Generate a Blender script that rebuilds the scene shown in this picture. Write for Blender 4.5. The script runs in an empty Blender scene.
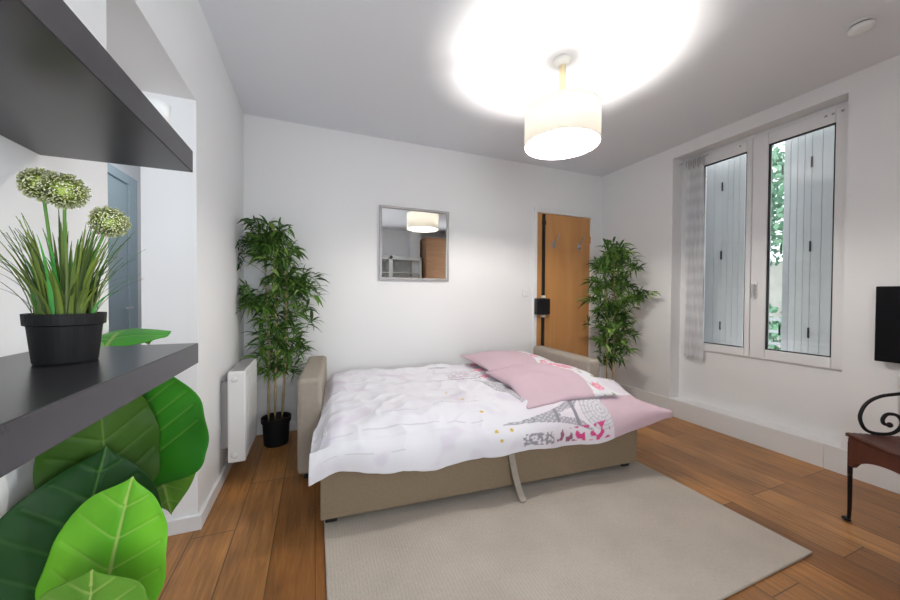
import bpy, bmesh, math, random
from mathutils import Vector, Matrix, noise
PI = math.pi
scene = bpy.context.scene
COL = scene.collection

# ------------------------------------------------------------------ camera, light, exposure
cam_d = bpy.data.cameras.new('camera')
cam_d.sensor_width = 36.0
cam_d.lens = 339.704 / 900 * 36
cam_d.clip_start = 0.02
cam = bpy.data.objects.new('camera', cam_d)
COL.objects.link(cam)
yaw, pit, rol = math.radians(21.611), math.radians(0.8183), math.radians(0.3694)
fw = Vector((math.sin(yaw) * math.cos(pit), math.cos(yaw) * math.cos(pit), -math.sin(pit)))
r0 = Vector((math.cos(yaw), -math.sin(yaw), 0)); u0 = r0.cross(fw)
rr = r0 * math.cos(rol) + u0 * math.sin(rol); uu = -r0 * math.sin(rol) + u0 * math.cos(rol)
M = Matrix((rr, uu, -fw)).transposed().to_4x4()
M.translation = Vector((0, 0, 1.13))
cam.matrix_world = M
scene.camera = cam

scene.view_settings.view_transform = 'Standard'
scene.view_settings.look = 'None'
scene.view_settings.gamma = 1
scene.view_settings.use_curve_mapping = False
scene.view_settings.exposure = 0.08

world = bpy.data.worlds.new('sky'); scene.world = world
world.use_nodes = True
bgn = world.node_tree.nodes['Background']
bgn.inputs[0].default_value = (0.90, 0.95, 1.0, 1)
bgn.inputs[1].default_value = 2.2


def area(name, loc, direction, sx, sy, power, col):
    d = bpy.data.lights.new(name, 'AREA'); d.shape = 'RECTANGLE'; d.size = sx; d.size_y = sy
    d.energy = power; d.color = col
    o = bpy.data.objects.new(name, d); COL.objects.link(o)
    o.location = loc; o.rotation_euler = Vector(direction).to_track_quat('-Z', 'Y').to_euler()
    return o


area('fill_rear', (0.25, -1.34, 1.35), (0, 1, 0.35), 1.15, 1.7, 40, (0.90, 0.95, 1.0))  # added fill from behind the camera, through the made-up rear window
area('fill_side', (3.52, -0.34, 1.50), (-1, 0.1, 0.25), 0.56, 1.6, 66, (0.90, 0.95, 1.0))  # added fill from the right, through the made-up side window
area('hall_fill_overhead', (-1.05, 3.3, 2.50), (-.3, 0, -1), 0.5, 0.5, 6.5, (0.90, 0.95, 1.0))  # added fill without a fixture, brightens the hall door
area('hall_fill_near', (-1.05, 0.70, 1.5), (-.45, 1, 0), 0.6, 1.4, 2.5, (0.86, 0.93, 1.0))  # added weak fill inside the hall, no window pane here
area('daylight_street', (4.9, 1.7, 3.3), (-1, 0, -1.0), 2.2, 1.6, 170, (0.95, 0.98, 1.0))
LAMP_POWER = 52

# ------------------------------------------------------------------ materials


def mat(name, col, rough=0.6, metal=0.0, noise_amt=0.0, nscale=20.0, bump=0.0, bscale=60.0, emit=None, estr=0,
        trans=0.0, ior=1.45, stretch=(1, 1, 1), spec=None, attr=None):
    m = bpy.data.materials.new(name); m.use_nodes = True
    nt = m.node_tree; b = nt.nodes['Principled BSDF']
    b.inputs['Base Color'].default_value = (*col, 1)
    b.inputs['Roughness'].default_value = rough
    b.inputs['Metallic'].default_value = metal
    b.inputs['Transmission Weight'].default_value = trans
    b.inputs['IOR'].default_value = ior
    if spec is not None: b.inputs['Specular IOR Level'].default_value = spec
    if emit:
        b.inputs['Emission Color'].default_value = (*emit, 1); b.inputs['Emission Strength'].default_value = estr
    tc = nt.nodes.new('ShaderNodeTexCoord'); mp = nt.nodes.new('ShaderNodeMapping')
    mp.inputs['Scale'].default_value = stretch
    nt.links.new(tc.outputs['Object'], mp.inputs['Vector'])
    if attr:
        a = nt.nodes.new('ShaderNodeAttribute'); a.attribute_name = attr
        nt.links.new(a.outputs['Color'], b.inputs['Base Color'])
    if noise_amt > 0:
        n = nt.nodes.new('ShaderNodeTexNoise'); n.inputs['Scale'].default_value = nscale
        n.inputs['Detail'].default_value = 5
        nt.links.new(mp.outputs[0], n.inputs['Vector'])
        mr = nt.nodes.new('ShaderNodeMapRange')
        mr.inputs['From Min'].default_value = 0.25; mr.inputs['From Max'].default_value = 0.75
        mr.inputs['To Min'].default_value = 1 - noise_amt; mr.inputs['To Max'].default_value = 1 + noise_amt
        nt.links.new(n.outputs['Fac'], mr.inputs['Value'])
        mx = nt.nodes.new('ShaderNodeMix'); mx.data_type = 'RGBA'; mx.blend_type = 'MULTIPLY'
        mx.inputs['Factor'].default_value = 1
        if attr: nt.links.new(a.outputs['Color'], mx.inputs['A'])
        else: mx.inputs['A'].default_value = (*col, 1)
        nt.links.new(mr.outputs[0], mx.inputs['B'])
        nt.links.new(mx.outputs['Result'], b.inputs['Base Color'])
    if bump > 0:
        n2 = nt.nodes.new('ShaderNodeTexNoise'); n2.inputs['Scale'].default_value = bscale
        n2.inputs['Detail'].default_value = 4
        nt.links.new(mp.outputs[0], n2.inputs['Vector'])
        bp = nt.nodes.new('ShaderNodeBump'); bp.inputs['Strength'].default_value = bump
        bp.inputs['Distance'].default_value = 0.004
        nt.links.new(n2.outputs['Fac'], bp.inputs['Height'])
        nt.links.new(bp.outputs[0], b.inputs['Normal'])
    return m


def floor_mat():
    m = bpy.data.materials.new('oak_planks'); m.use_nodes = True
    nt = m.node_tree; N = nt.nodes; L = nt.links; b = N['Principled BSDF']
    tc = N.new('ShaderNodeTexCoord')
    sp = N.new('ShaderNodeSeparateXYZ'); L.new(tc.outputs['Object'], sp.inputs[0])
    cb = N.new('ShaderNodeCombineXYZ')
    L.new(sp.outputs['Y'], cb.inputs['X']); L.new(sp.outputs['X'], cb.inputs['Y'])
    br = N.new('ShaderNodeTexBrick')
    br.offset = 0.37; br.offset_frequency = 3
    br.inputs['Scale'].default_value = 1
    br.inputs['Brick Width'].default_value = 1.15
    br.inputs['Row Height'].default_value = 0.178
    br.inputs['Mortar Size'].default_value = 0.0024
    br.inputs['Mortar Smooth'].default_value = 0.2
    br.inputs['Color1'].default_value = (0.0, 0.0, 0.0, 1); br.inputs['Color2'].default_value = (1, 1, 1, 1)
    br.inputs['Mortar'].default_value = (0.5, 0.5, 0.5, 1)
    br.inputs['Bias'].default_value = 0.0
    L.new(cb.outputs[0], br.inputs['Vector'])
    ramp = N.new('ShaderNodeValToRGB')
    ramp.color_ramp.elements[0].color = (0.25, 0.100, 0.026, 1)
    ramp.color_ramp.elements[1].color = (0.45, 0.210, 0.065, 1)
    L.new(br.outputs['Color'], ramp.inputs[0])
    mp = N.new('ShaderNodeMapping'); mp.inputs['Scale'].default_value = (1.3, 16, 1)
    L.new(cb.outputs[0], mp.inputs['Vector'])
    n = N.new('ShaderNodeTexNoise'); n.inputs['Scale'].default_value = 3.0; n.inputs['Detail'].default_value = 8
    n.inputs['Roughness'].default_value = 0.65; n.inputs['Distortion'].default_value = 0.6
    L.new(mp.outputs[0], n.inputs['Vector'])
    r2 = N.new('ShaderNodeMapRange'); r2.inputs['From Min'].default_value = 0.3; r2.inputs['From Max'].default_value = 0.7
    r2.inputs['To Min'].default_value = 0.62; r2.inputs['To Max'].default_value = 1.28
    L.new(n.outputs['Fac'], r2.inputs['Value'])
    n3 = N.new('ShaderNodeTexNoise'); n3.inputs['Scale'].default_value = 2.2; n3.inputs['Detail'].default_value = 2
    L.new(tc.outputs['Object'], n3.inputs['Vector'])
    r3 = N.new('ShaderNodeMapRange'); r3.inputs['From Min'].default_value = 0.3; r3.inputs['From Max'].default_value = 0.7
    r3.inputs['To Min'].default_value = 0.72; r3.inputs['To Max'].default_value = 1.18
    L.new(n3.outputs['Fac'], r3.inputs['Value'])
    mu = N.new('ShaderNodeMath'); mu.operation = 'MULTIPLY'
    L.new(r2.outputs[0], mu.inputs[0]); L.new(r3.outputs[0], mu.inputs[1])
    mx = N.new('ShaderNodeMix'); mx.data_type = 'RGBA'; mx.blend_type = 'MULTIPLY'; mx.inputs['Factor'].default_value = 1
    L.new(ramp.outputs['Color'], mx.inputs['A']); L.new(mu.outputs[0], mx.inputs['B'])
    # knots
    vo = N.new('ShaderNodeTexVoronoi'); vo.inputs['Scale'].default_value = 2.6
    L.new(tc.outputs['Object'], vo.inputs['Vector'])
    rk = N.new('ShaderNodeMapRange'); rk.inputs['From Min'].default_value = 0.012; rk.inputs['From Max'].default_value = 0.05
    rk.inputs['To Min'].default_value = 0.45; rk.inputs['To Max'].default_value = 1.0
    L.new(vo.outputs['Distance'], rk.inputs['Value'])
    mk = N.new('ShaderNodeMix'); mk.data_type = 'RGBA'; mk.blend_type = 'MULTIPLY'; mk.inputs['Factor'].default_value = 1
    L.new(mx.outputs['Result'], mk.inputs['A']); L.new(rk.outputs[0], mk.inputs['B'])
    mm = N.new('ShaderNodeMix'); mm.data_type = 'RGBA'
    L.new(br.outputs['Fac'], mm.inputs['Factor'])
    L.new(mk.outputs['Result'], mm.inputs['A']); mm.inputs['B'].default_value = (0.10, 0.05, 0.02, 1)
    L.new(mm.outputs['Result'], b.inputs['Base Color'])
    b.inputs['Roughness'].default_value = 0.34
    bp = N.new('ShaderNodeBump'); bp.inputs['Strength'].default_value = 0.25; bp.inputs['Distance'].default_value = 0.003
    L.new(n.outputs['Fac'], bp.inputs['Height']); L.new(bp.outputs[0], b.inputs['Normal'])
    return m


def wood_mat(name, c1, c2, scale=(14, 14, 1.2), rough=0.4):
    m = bpy.data.materials.new(name); m.use_nodes = True
    nt = m.node_tree; N = nt.nodes; L = nt.links; b = N['Principled BSDF']
    tc = N.new('ShaderNodeTexCoord'); mp = N.new('ShaderNodeMapping'); mp.inputs['Scale'].default_value = scale
    L.new(tc.outputs['Object'], mp.inputs[0])
    n = N.new('ShaderNodeTexNoise'); n.inputs['Scale'].default_value = 1.0; n.inputs['Detail'].default_value = 6
    n.inputs['Distortion'].default_value = 1.2
    L.new(mp.outputs[0], n.inputs['Vector'])
    r = N.new('ShaderNodeValToRGB'); r.color_ramp.elements[0].position = 0.3; r.color_ramp.elements[1].position = 0.7
    r.color_ramp.elements[0].color = (*c1, 1); r.color_ramp.elements[1].color = (*c2, 1)
    L.new(n.outputs['Fac'], r.inputs[0]); L.new(r.outputs[0], b.inputs['Base Color'])
    b.inputs['Roughness'].default_value = rough
    return m


def rug_mat():
    m = bpy.data.materials.new('beige_rug'); m.use_nodes = True
    nt = m.node_tree; N = nt.nodes; L = nt.links; b = N['Principled BSDF']
    tc = N.new('ShaderNodeTexCoord')
    mp = N.new('ShaderNodeMapping'); mp.inputs['Scale'].default_value = (300, 60, 1)
    L.new(tc.outputs['Object'], mp.inputs[0])
    n = N.new('ShaderNodeTexNoise'); n.inputs['Scale'].default_value = 1.0; n.inputs['Detail'].default_value = 3
    L.new(mp.outputs[0], n.inputs['Vector'])
    n2 = N.new('ShaderNodeTexNoise'); n2.inputs['Scale'].default_value = 5; n2.inputs['Detail'].default_value = 4
    L.new(tc.outputs['Object'], n2.inputs['Vector'])
    wv = N.new('ShaderNodeTexWave'); wv.wave_type = 'BANDS'; wv.bands_direction = 'X'
    wv.inputs['Scale'].default_value = 22; wv.inputs['Distortion'].default_value = 1.0; wv.inputs['Detail'].default_value = 1
    L.new(tc.outputs['Object'], wv.inputs['Vector'])
    a1 = N.new('ShaderNodeMapRange'); a1.inputs['To Min'].default_value = 0.80; a1.inputs['To Max'].default_value = 1.18
    L.new(n.outputs['Fac'], a1.inputs['Value'])
    a2 = N.new('ShaderNodeMapRange'); a2.inputs['To Min'].default_value = 0.86; a2.inputs['To Max'].default_value = 1.14
    L.new(n2.outputs['Fac'], a2.inputs['Value'])
    a3 = N.new('ShaderNodeMapRange'); a3.inputs['To Min'].default_value = 0.96; a3.inputs['To Max'].default_value = 1.03
    L.new(wv.outputs['Fac'], a3.inputs['Value'])
    m1 = N.new('ShaderNodeMath'); m1.operation = 'MULTIPLY'; L.new(a1.outputs[0], m1.inputs[0]); L.new(a2.outputs[0], m1.inputs[1])
    m2 = N.new('ShaderNodeMath'); m2.operation = 'MULTIPLY'; L.new(m1.outputs[0], m2.inputs[0]); L.new(a3.outputs[0], m2.inputs[1])
    mx = N.new('ShaderNodeMix'); mx.data_type = 'RGBA'; mx.blend_type = 'MULTIPLY'; mx.inputs['Factor'].default_value = 1
    mx.inputs['A'].default_value = (0.49, 0.435, 0.375, 1); L.new(m2.outputs[0], mx.inputs['B'])
    L.new(mx.outputs['Result'], b.inputs['Base Color']); b.inputs['Roughness'].default_value = 0.95
    b.inputs['Specular IOR Level'].default_value = 0.1
    bp = N.new('ShaderNodeBump'); bp.inputs['Strength'].default_value = 0.7; bp.inputs['Distance'].default_value = 0.004
    L.new(n.outputs['Fac'], bp.inputs['Height']); L.new(bp.outputs[0], b.inputs['Normal'])
    return m


def translucent(name, col, mixf=0.4, rough=0.5, transp=0.0):
    m = bpy.data.materials.new(name); m.use_nodes = True
    nt = m.node_tree; N = nt.nodes; L = nt.links; b = N['Principled BSDF']; out = N['Material Output']
    b.inputs['Base Color'].default_value = (*col, 1); b.inputs['Roughness'].default_value = rough
    t = N.new('ShaderNodeBsdfTranslucent'); t.inputs[0].default_value = (*col, 1)
    mx = N.new('ShaderNodeMixShader'); mx.inputs[0].default_value = mixf
    L.new(b.outputs[0], mx.inputs[1]); L.new(t.outputs[0], mx.inputs[2])
    last = mx
    if transp > 0:
        tr = N.new('ShaderNodeBsdfTransparent'); m3 = N.new('ShaderNodeMixShader'); m3.inputs[0].default_value = transp
        tc = N.new('ShaderNodeTexCoord'); wv = N.new('ShaderNodeTexWave'); wv.bands_direction = 'Z'
        wv.inputs['Scale'].default_value = 2.6; wv.inputs['Distortion'].default_value = 2.5
        L.new(tc.outputs['Object'], wv.inputs['Vector'])
        r = N.new('ShaderNodeMapRange'); r.inputs['To Min'].default_value = transp * 0.3; r.inputs['To Max'].default_value = transp
        L.new(wv.outputs['Fac'], r.inputs['Value']); L.new(r.outputs[0], m3.inputs[0])
        L.new(mx.outputs[0], m3.inputs[1]); L.new(tr.outputs[0], m3.inputs[2]); last = m3
    L.new(last.outputs[0], out.inputs['Surface'])
    return m


def glass_mat():
    m = bpy.data.materials.new('window_glass'); m.use_nodes = True
    nt = m.node_tree; N = nt.nodes; L = nt.links; out = N['Material Output']
    N.remove(N['Principled BSDF'])
    t = N.new('ShaderNodeBsdfTransparent'); t.inputs[0].default_value = (0.96, 0.97, 0.97, 1)
    g = N.new('ShaderNodeBsdfGlossy'); g.inputs['Roughness'].default_value = 0.02
    fr = N.new('ShaderNodeFresnel'); fr.inputs['IOR'].default_value = 1.5
    mx = N.new('ShaderNodeMixShader')
    L.new(fr.outputs[0], mx.inputs[0]); L.new(t.outputs[0], mx.inputs[1]); L.new(g.outputs[0], mx.inputs[2])
    L.new(mx.outputs[0], out.inputs['Surface'])
    return m


M_wall = mat('white_wall_paint', (0.82, 0.82, 0.825), 0.75, bump=0.05, bscale=90)
M_ceil = mat('white_ceiling_paint', (0.78, 0.80, 0.84), 0.8, bump=0.04, bscale=60)
M_trim = mat('white_trim_paint', (0.80, 0.80, 0.80), 0.4)
M_floor = floor_mat()
M_rug = rug_mat()
M_pvc = mat('white_window_frame', (0.80, 0.80, 0.81), 0.35)
M_glass = glass_mat()
M_gasket = mat('black_gasket', (0.02, 0.02, 0.02), 0.5)
M_door = wood_mat('orange_wood_door', (0.50, 0.235, 0.075), (0.60, 0.30, 0.11), (7, 7, 0.9), 0.38)
M_black = mat('black_plastic', (0.012, 0.012, 0.013), 0.4)
M_screen = mat('black_screen', (0.004, 0.004, 0.005), 0.25, spec=0.15)
M_chrome = mat('brushed_metal', (0.62, 0.62, 0.62), 0.3, metal=0.9)
M_shelf = mat('dark_grey_laminate', (0.028, 0.026, 0.031), 0.27, noise_amt=0.12, nscale=12, stretch=(8, 1, 8))
M_taupe = mat('taupe_fabric', (0.27, 0.205, 0.138), 0.9, noise_amt=0.06, nscale=60, bump=0.25, bscale=700, spec=0.15)
M_taupe2 = mat('light_taupe_fabric', (0.36, 0.315, 0.265), 0.9, noise_amt=0.05, nscale=40, bump=0.2, bscale=600, spec=0.15)
M_cloth = mat('printed_duvet_cotton', (0.8, 0.8, 0.8), 0.85, attr='print', spec=0.15, bump=0.12, bscale=30)
M_sheet = mat('white_mattress_cotton', (0.75, 0.74, 0.76), 0.85)
M_rad = mat('white_enamel', (0.82, 0.82, 0.82), 0.3)
M_pot = mat('black_pot_plastic', (0.009, 0.009, 0.010), 0.55, spec=0.25)
M_soil = mat('dark_soil', (0.03, 0.02, 0.012), 0.95, noise_amt=0.5, nscale=80)
M_leaf = mat('green_leaf', (0.1, 0.3, 0.05), 0.42, attr='leafcol', spec=0.4)
M_bigleaf = mat('glossy_green_leaf', (0.05, 0.3, 0.03), 0.45, attr='leafcol', spec=0.22, noise_amt=0.10, nscale=9)
M_cane = mat('bamboo_cane', (0.46, 0.34, 0.17), 0.5, noise_amt=0.2, nscale=30)
M_green_stem = mat('green_stem', (0.12, 0.30, 0.05), 0.5)
M_shade = translucent('silver_white_shade', (0.84, 0.82, 0.77), 0.42, 0.30)
M_shade_in = translucent('white_shade_lining', (0.88, 0.86, 0.82), 0.06, 0.6)
M_bulb = mat('bulb_glass', (1, 1, 1), 0.5, emit=(1.0, 0.94, 0.86), estr=1)
M_cordcov = mat('cream_lamp_holder', (0.80, 0.68, 0.42), 0.4)
M_white = mat('white_plastic', (0.80, 0.80, 0.79), 0.35)
M_iron = mat('black_wrought_iron', (0.012, 0.012, 0.015), 0.42, metal=0.4)
M_leather = mat('red_brown_leather', (0.085, 0.026, 0.016), 0.42, noise_amt=0.35, nscale=22, bump=0.4, bscale=45)
M_mirror = mat('mirror_glass', (0.92, 0.93, 0.93), 0.01, metal=1.0)
M_silver = mat('silver_frame', (0.40, 0.39, 0.39), 0.35, metal=0.5)
M_shut = mat('pale_grey_shutter_paint', (0.55, 0.565, 0.57), 0.55, noise_amt=0.07, nscale=5, stretch=(1, 1, 0.3))
M_curt = translucent('sheer_curtain', (0.80, 0.80, 0.82), 0.30, 0.7, 0.18)
M_hall = mat('blue_grey_door_paint', (0.40, 0.49, 0.54), 0.5)
M_cab = mat('white_cabinet', (0.72, 0.74, 0.73), 0.45)
M_ward = wood_mat('brown_wardrobe_wood', (0.27, 0.14, 0.07), (0.36, 0.19, 0.10), (2, 2, 14), 0.4)
M_stone = mat('pale_street_wall', (0.62, 0.60, 0.55), 0.8, noise_amt=0.15, nscale=4)
M_pave = mat('street_paving', (0.40, 0.40, 0.38), 0.85, noise_amt=0.1, nscale=8)
M_rail = mat('grey_railing', (0.35, 0.37, 0.38), 0.5)

# ------------------------------------------------------------------ mesh helpers


def add_box(bm, x0, x1, y0, y1, z0, z1):
    v = [bm.verts.new((x, y, z)) for z in (z0, z1) for y in (y0, y1) for x in (x0, x1)]
    for f in ((0, 2, 3, 1), (4, 5, 7, 6), (0, 1, 5, 4), (2, 6, 7, 3), (0, 4, 6, 2), (1, 3, 7, 5)):
        bm.faces.new([v[i] for i in f])
    return v


def bx(*a):
    bm = bmesh.new()
    for b in (a if isinstance(a[0], (tuple, list)) else [a]): add_box(bm, *b)
    return bm


def obj(name, bm, m, parent=None, smooth=False, bevel=0.0, seg=2, mats=None):
    me = bpy.data.meshes.new(name); bmesh.ops.recalc_face_normals(bm, faces=bm.faces[:]) if smooth != 'keep' else None
    bm.to_mesh(me); bm.free()
    for mm in (mats or [m]): me.materials.append(mm)
    if smooth: me.polygons.foreach_set('use_smooth', [True] * len(me.polygons))
    o = bpy.data.objects.new(name, me); COL.objects.link(o)
    if parent: o.parent = parent
    if bevel > 0:
        md = o.modifiers.new('bevel', 'BEVEL'); md.width = bevel; md.segments = seg; md.limit_method = 'ANGLE'
        md.angle_limit = math.radians(40); md.harden_normals = False
    return o


def struct(name, bm, m, parent=None, **k):
    o = obj(name, bm, m, parent, **k)
    if not parent: o['kind'] = 'structure'
    return o


def thing(name, label, cat, loc=(0, 0, 0), rotz=0, group=None):
    o = bpy.data.objects.new(name, None); COL.objects.link(o); o.empty_display_size = 0.05
    o.location = loc; o.rotation_euler = (0, 0, rotz); o['label'] = label; o['category'] = cat
    if group: o['group'] = group
    return o


def tag(o, label, cat, group=None, kind=None):
    o['label'] = label; o['category'] = cat
    if group: o['group'] = group
    if kind: o['kind'] = kind
    return o


def frame_of(d):
    d = d.normalized(); up = Vector((0, 0, 1)) if abs(d.z) < 0.95 else Vector((1, 0, 0))
    a = d.cross(up).normalized(); return a, a.cross(d).normalized()


def add_tube(bm, pts, rad, n=10, cap=True):
    pts = [Vector(p) for p in pts]
    rads = rad if isinstance(rad, (list, tuple)) else [rad] * len(pts)
    rings = []; a = b = None
    for i, p in enumerate(pts):
        d = (pts[min(i + 1, len(pts) - 1)] - pts[max(i - 1, 0)]).normalized()
        if a is None: a, b = frame_of(d)
        else:
            a = (a - d * a.dot(d)).normalized(); b = d.cross(a).normalized()
        rings.append([bm.verts.new(p + (a * math.cos(2 * PI * k / n) + b * math.sin(2 * PI * k / n)) * rads[i]) for k in range(n)])
    for i in range(len(rings) - 1):
        for k in range(n):
            bm.faces.new((rings[i][k], rings[i][(k + 1) % n], rings[i + 1][(k + 1) % n], rings[i + 1][k]))
    if cap:
        bm.faces.new(rings[0][::-1]); bm.faces.new(rings[-1])


def add_lathe(bm, prof, c=(0, 0, 0), n=32, cap0=True, cap1=True):
    rings = []
    for r, z in prof:
        rings.append([bm.verts.new((c[0] + r * math.cos(2 * PI * k / n), c[1] + r * math.sin(2 * PI * k / n), c[2] + z)) for k in range(n)])
    for i in range(len(rings) - 1):
        for k in range(n):
            bm.faces.new((rings[i][k], rings[i][(k + 1) % n], rings[i + 1][(k + 1) % n], rings[i + 1][k]))
    if cap0: bm.faces.new(rings[0][::-1])
    if cap1: bm.faces.new(rings[-1])


def spline(pts, n=8):
    P = [Vector(p) for p in pts]; out = []
    for i in range(len(P) - 1):
        p0, p1, p2, p3 = P[max(i - 1, 0)], P[i], P[i + 1], P[min(i + 2, len(P) - 1)]
        for k in range(n):
            t = k / n
            out.append(0.5 * ((2 * p1) + (p2 - p0) * t + (2 * p0 - 5 * p1 + 4 * p2 - p3) * t * t + (3 * p1 - p0 - 3 * p2 + p3) * t ** 3))
    out.append(P[-1]); return out


def tube(pts, rad, n=10):
    bm = bmesh.new(); add_tube(bm, pts, rad, n); return bm


def lathe(prof, c=(0, 0, 0), n=32, cap0=True, cap1=True):
    bm = bmesh.new(); add_lathe(bm, prof, c, n, cap0, cap1); return bm


def ell(c, rx, ry, rz, n=16):
    bm = bmesh.new(); bmesh.ops.create_uvsphere(bm, u_segments=n, v_segments=n // 2, radius=1)
    bmesh.ops.scale(bm, vec=(rx, ry, rz), verts=bm.verts); bmesh.ops.translate(bm, vec=c, verts=bm.verts); return bm


# ------------------------------------------------------------------ the room
XL, XR, YB, ZC = -0.525, 3.144, 3.09, 2.539
YR = -1.15                      # rear wall behind the camera
J0, J1 = 1.205, 1.95            # opening to the hall in the left wall
XH = -0.735                     # hall side of the left wall
struct('floor', bx(-1.60, XR + .33, YR - .2, 4.4, -0.1, 0.0), M_floor)
struct('ceiling', bx(-1.70, XR + .33, YR - .2, 4.5, ZC, ZC + 0.1), M_ceil)
struct('wall_left', bx((XH, XL, YR, J0, 0, ZC), (XH, XL, J0, J1, 2.042, ZC), (XH, XL, J1, YB, 0, ZC)), M_wall)
struct('wall_back', bx((XH, 2.215, YB, YB + .14, 0, ZC), (2.215, 2.978, YB, YB + .14, 2.05, ZC), (2.978, XR + .3, YB, YB + .14, 0, ZC)), M_wall)
RY0, RY1, RZ0, RZ1 = 1.093, 2.229, 0.162, 2.434
XW = 3.27
struct('wall_right', bx((XR, XR + .30, YR, -.62, 0, ZC), (XR, XR + .30, -.06, RY0, 0, ZC), (XR, XR + .30, -.62, -.06, 0, .70), (XR, XR + .30, -.62, -.06, 2.30, ZC), (XR, XR + .30, RY1, YB, 0, ZC), (XR, XR + .30, RY0, RY1, RZ1, ZC),
                        (XR, XR + .30, RY0, RY1, 0, RZ0), (XW, XR + .30, RY0, RY1, RZ0, 0.634)), M_wall)
W2 = (-0.33, 0.83, 0.50, 2.20)
struct('wall_rear', bx((XH, W2[0], YR - .14, YR, 0, ZC), (W2[1], XR + .3, YR - .14, YR, 0, ZC),
                       (W2[0], W2[1], YR - .14, YR, 0, W2[2]), (W2[0], W2[1], YR - .14, YR, W2[3], ZC)), M_wall)
# hall beyond the opening
struct('wall_hall', bx((-1.70, -1.60, .5, 4.4, 0, ZC), (-1.60, XH, 4.3, 4.4, 0, ZC)), M_wall)
struct('wall_hall_near', bx((-1.60, -1.40, .56, .66, 0, ZC), (-0.75, XH, .56, .66, 0, ZC), (-1.40, -.75, .56, .66, 0, 0.75),
                            (-1.40, -.75, .56, .66, 2.25, ZC)), M_wall)
struct('wall_hall_right', bx(XH - .0, XH + .14, YB + .14, 4.3, 0, ZC), M_wall)
# baseboards
struct('baseboard_left', bx((XL, XL + .018, J1, YB, 0, .071), (XH, XL + .018, J1 - .018, J1, 0, .071), (XL, XL + .018, YR, J0, 0, .071)), M_trim, bevel=.003)
struct('baseboard_back', bx((XL, 2.19, YB - .015, YB, 0, .071), (3.0, XR, YB - .015, YB, 0, .071)), M_trim, bevel=.003)
struct('baseboard_right', bx((XR - .014, XR, YR, 1.163, 0, .162), (XR - .014, XR, 1.165, YB, 0, .162)), M_trim, bevel=.002)
struct('baseboard_rear', bx(XL, XR, YR, YR + .015, 0, .071), M_trim, bevel=.003)
struct('trim_hall', bx(-1.60, -1.585, .66, 4.3, 0, .09), M_hall)
struct('trim_pillar', bx(1.93, 2.10, YR, YR + .22, 0, ZC), M_wall)

# hall door (blue-grey, seen through the opening)
hd = struct('door_1', bx((-1.60, -1.565, 3.00, 3.90, 0, 2.10)), M_hall, bevel=.003)
obj('door_frame', bx((-1.60, -1.55, 2.92, 3.00, 0, 2.18), (-1.60, -1.55, 3.90, 4.05, 0, 2.18), (-1.60, -1.55, 3.0, 3.9, 2.10, 2.18)), M_hall, hd, bevel=.004)
obj('door_panel', bx((-1.566, -1.557, 3.10, 3.43, .2, 1.95), (-1.566, -1.557, 3.52, 3.82, .2, 1.95)), M_hall, hd, bevel=.004)
obj('door_handle', tube([(-1.56, 3.84, 1.0), (-1.51, 3.84, 1.0), (-1.51, 3.73, 1.0)], .009), M_chrome, hd, smooth=True)

# back wall door
dr = struct('door_2', bx(2.226, 2.966, YB - .005, YB + .035, .008, 2.030), M_door, bevel=.002)
obj('door_frame', bx((2.190, 2.226, YB - .022, YB + .04, 0, 2.082), (2.966, 3.004, YB - .022, YB + .04, 0, 2.082), (2.226, 2.966, YB - .022, YB + .04, 2.034, 2.082)), M_trim, dr, bevel=.003)
lk = obj('lock_case', bx(2.186, 2.366, YB - .075, YB - .023, .928, 1.102), M_black, dr, bevel=.012, seg=3)
obj('lock_rod', bx((2.295, 2.325, YB - .03, YB - .005, 1.09, 2.02), (2.295, 2.325, YB - .03, YB - .005, .03, .955)), M_black, dr, bevel=.004)
obj('rod_guide', bx((2.290, 2.33, YB - .036, YB - .005, 1.106, 1.133), (2.290, 2.33, YB - .036, YB - .005, .895, .922)), M_white, dr, bevel=.003)
obj('rod_catch', bx(2.292, 2.328, YB - .036, YB - .005, 1.90, 1.945), M_black, dr, bevel=.003)
for zz in (.35, 1.1, 1.78):
    obj('hinge', tube([(2.966, YB - .012, zz - .04), (2.966, YB - .012, zz + .04)], .008), M_door, dr)
for hx in (2.45, 2.80):
    h = obj('coat_hook', bx(hx - .022, hx + .022, YB - .011, YB - .005, 1.655, 1.73), M_silver, dr, bevel=.004)
    obj('hook_arm', tube(spline([(hx, YB - .01, 1.72), (hx + .012, YB - .045, 1.74), (hx + .028, YB - .062, 1.79), (hx + .034, YB - .062, 1.81)], 5), .006, 8), M_silver, h, smooth=True)
    obj('hook_tip', tube(spline([(hx, YB - .01, 1.675), (hx, YB - .035, 1.665), (hx, YB - .045, 1.69)], 5), .006, 8), M_silver, h, smooth=True)

# ------------------------------------------------------------------ window
w = struct('window_1', bx((XW, XW + .07, RY0, 1.135, .634, RZ1), (XW, XW + .07, 2.15, RY1, .634, RZ1),
                          (XW, XW + .07, 1.135, 2.15, 2.385, RZ1), (XW, XW + .07, 1.135, 2.15, .634, .672)), M_pvc, bevel=.004)


def sash(y0, y1, g0, g1, zb, zt):
    x0 = XW - .018
    s = obj('window_sash', bx((x0, x0 + .06, y0, g0, .645, 2.405), (x0, x0 + .06, g1, y1, .645, 2.405),
                              (x0, x0 + .06, g0, g1, .645, zb), (x0, x0 + .06, g0, g1, zt, 2.405)), M_pvc, w, bevel=.006)
    t = .007
    obj('gasket', bx((x0 + .008, x0 + .03, g0, g0 + t, zb, zt), (x0 + .008, x0 + .03, g1 - t, g1, zb, zt),
                     (x0 + .008, x0 + .03, g0, g1, zb, zb + t), (x0 + .008, x0 + .03, g0, g1, zt - t, zt)), M_gasket, s)
    obj('pane', bx(x0 + .02, x0 + .024, g0, g1, zb, zt), M_glass, s)
    return s


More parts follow.
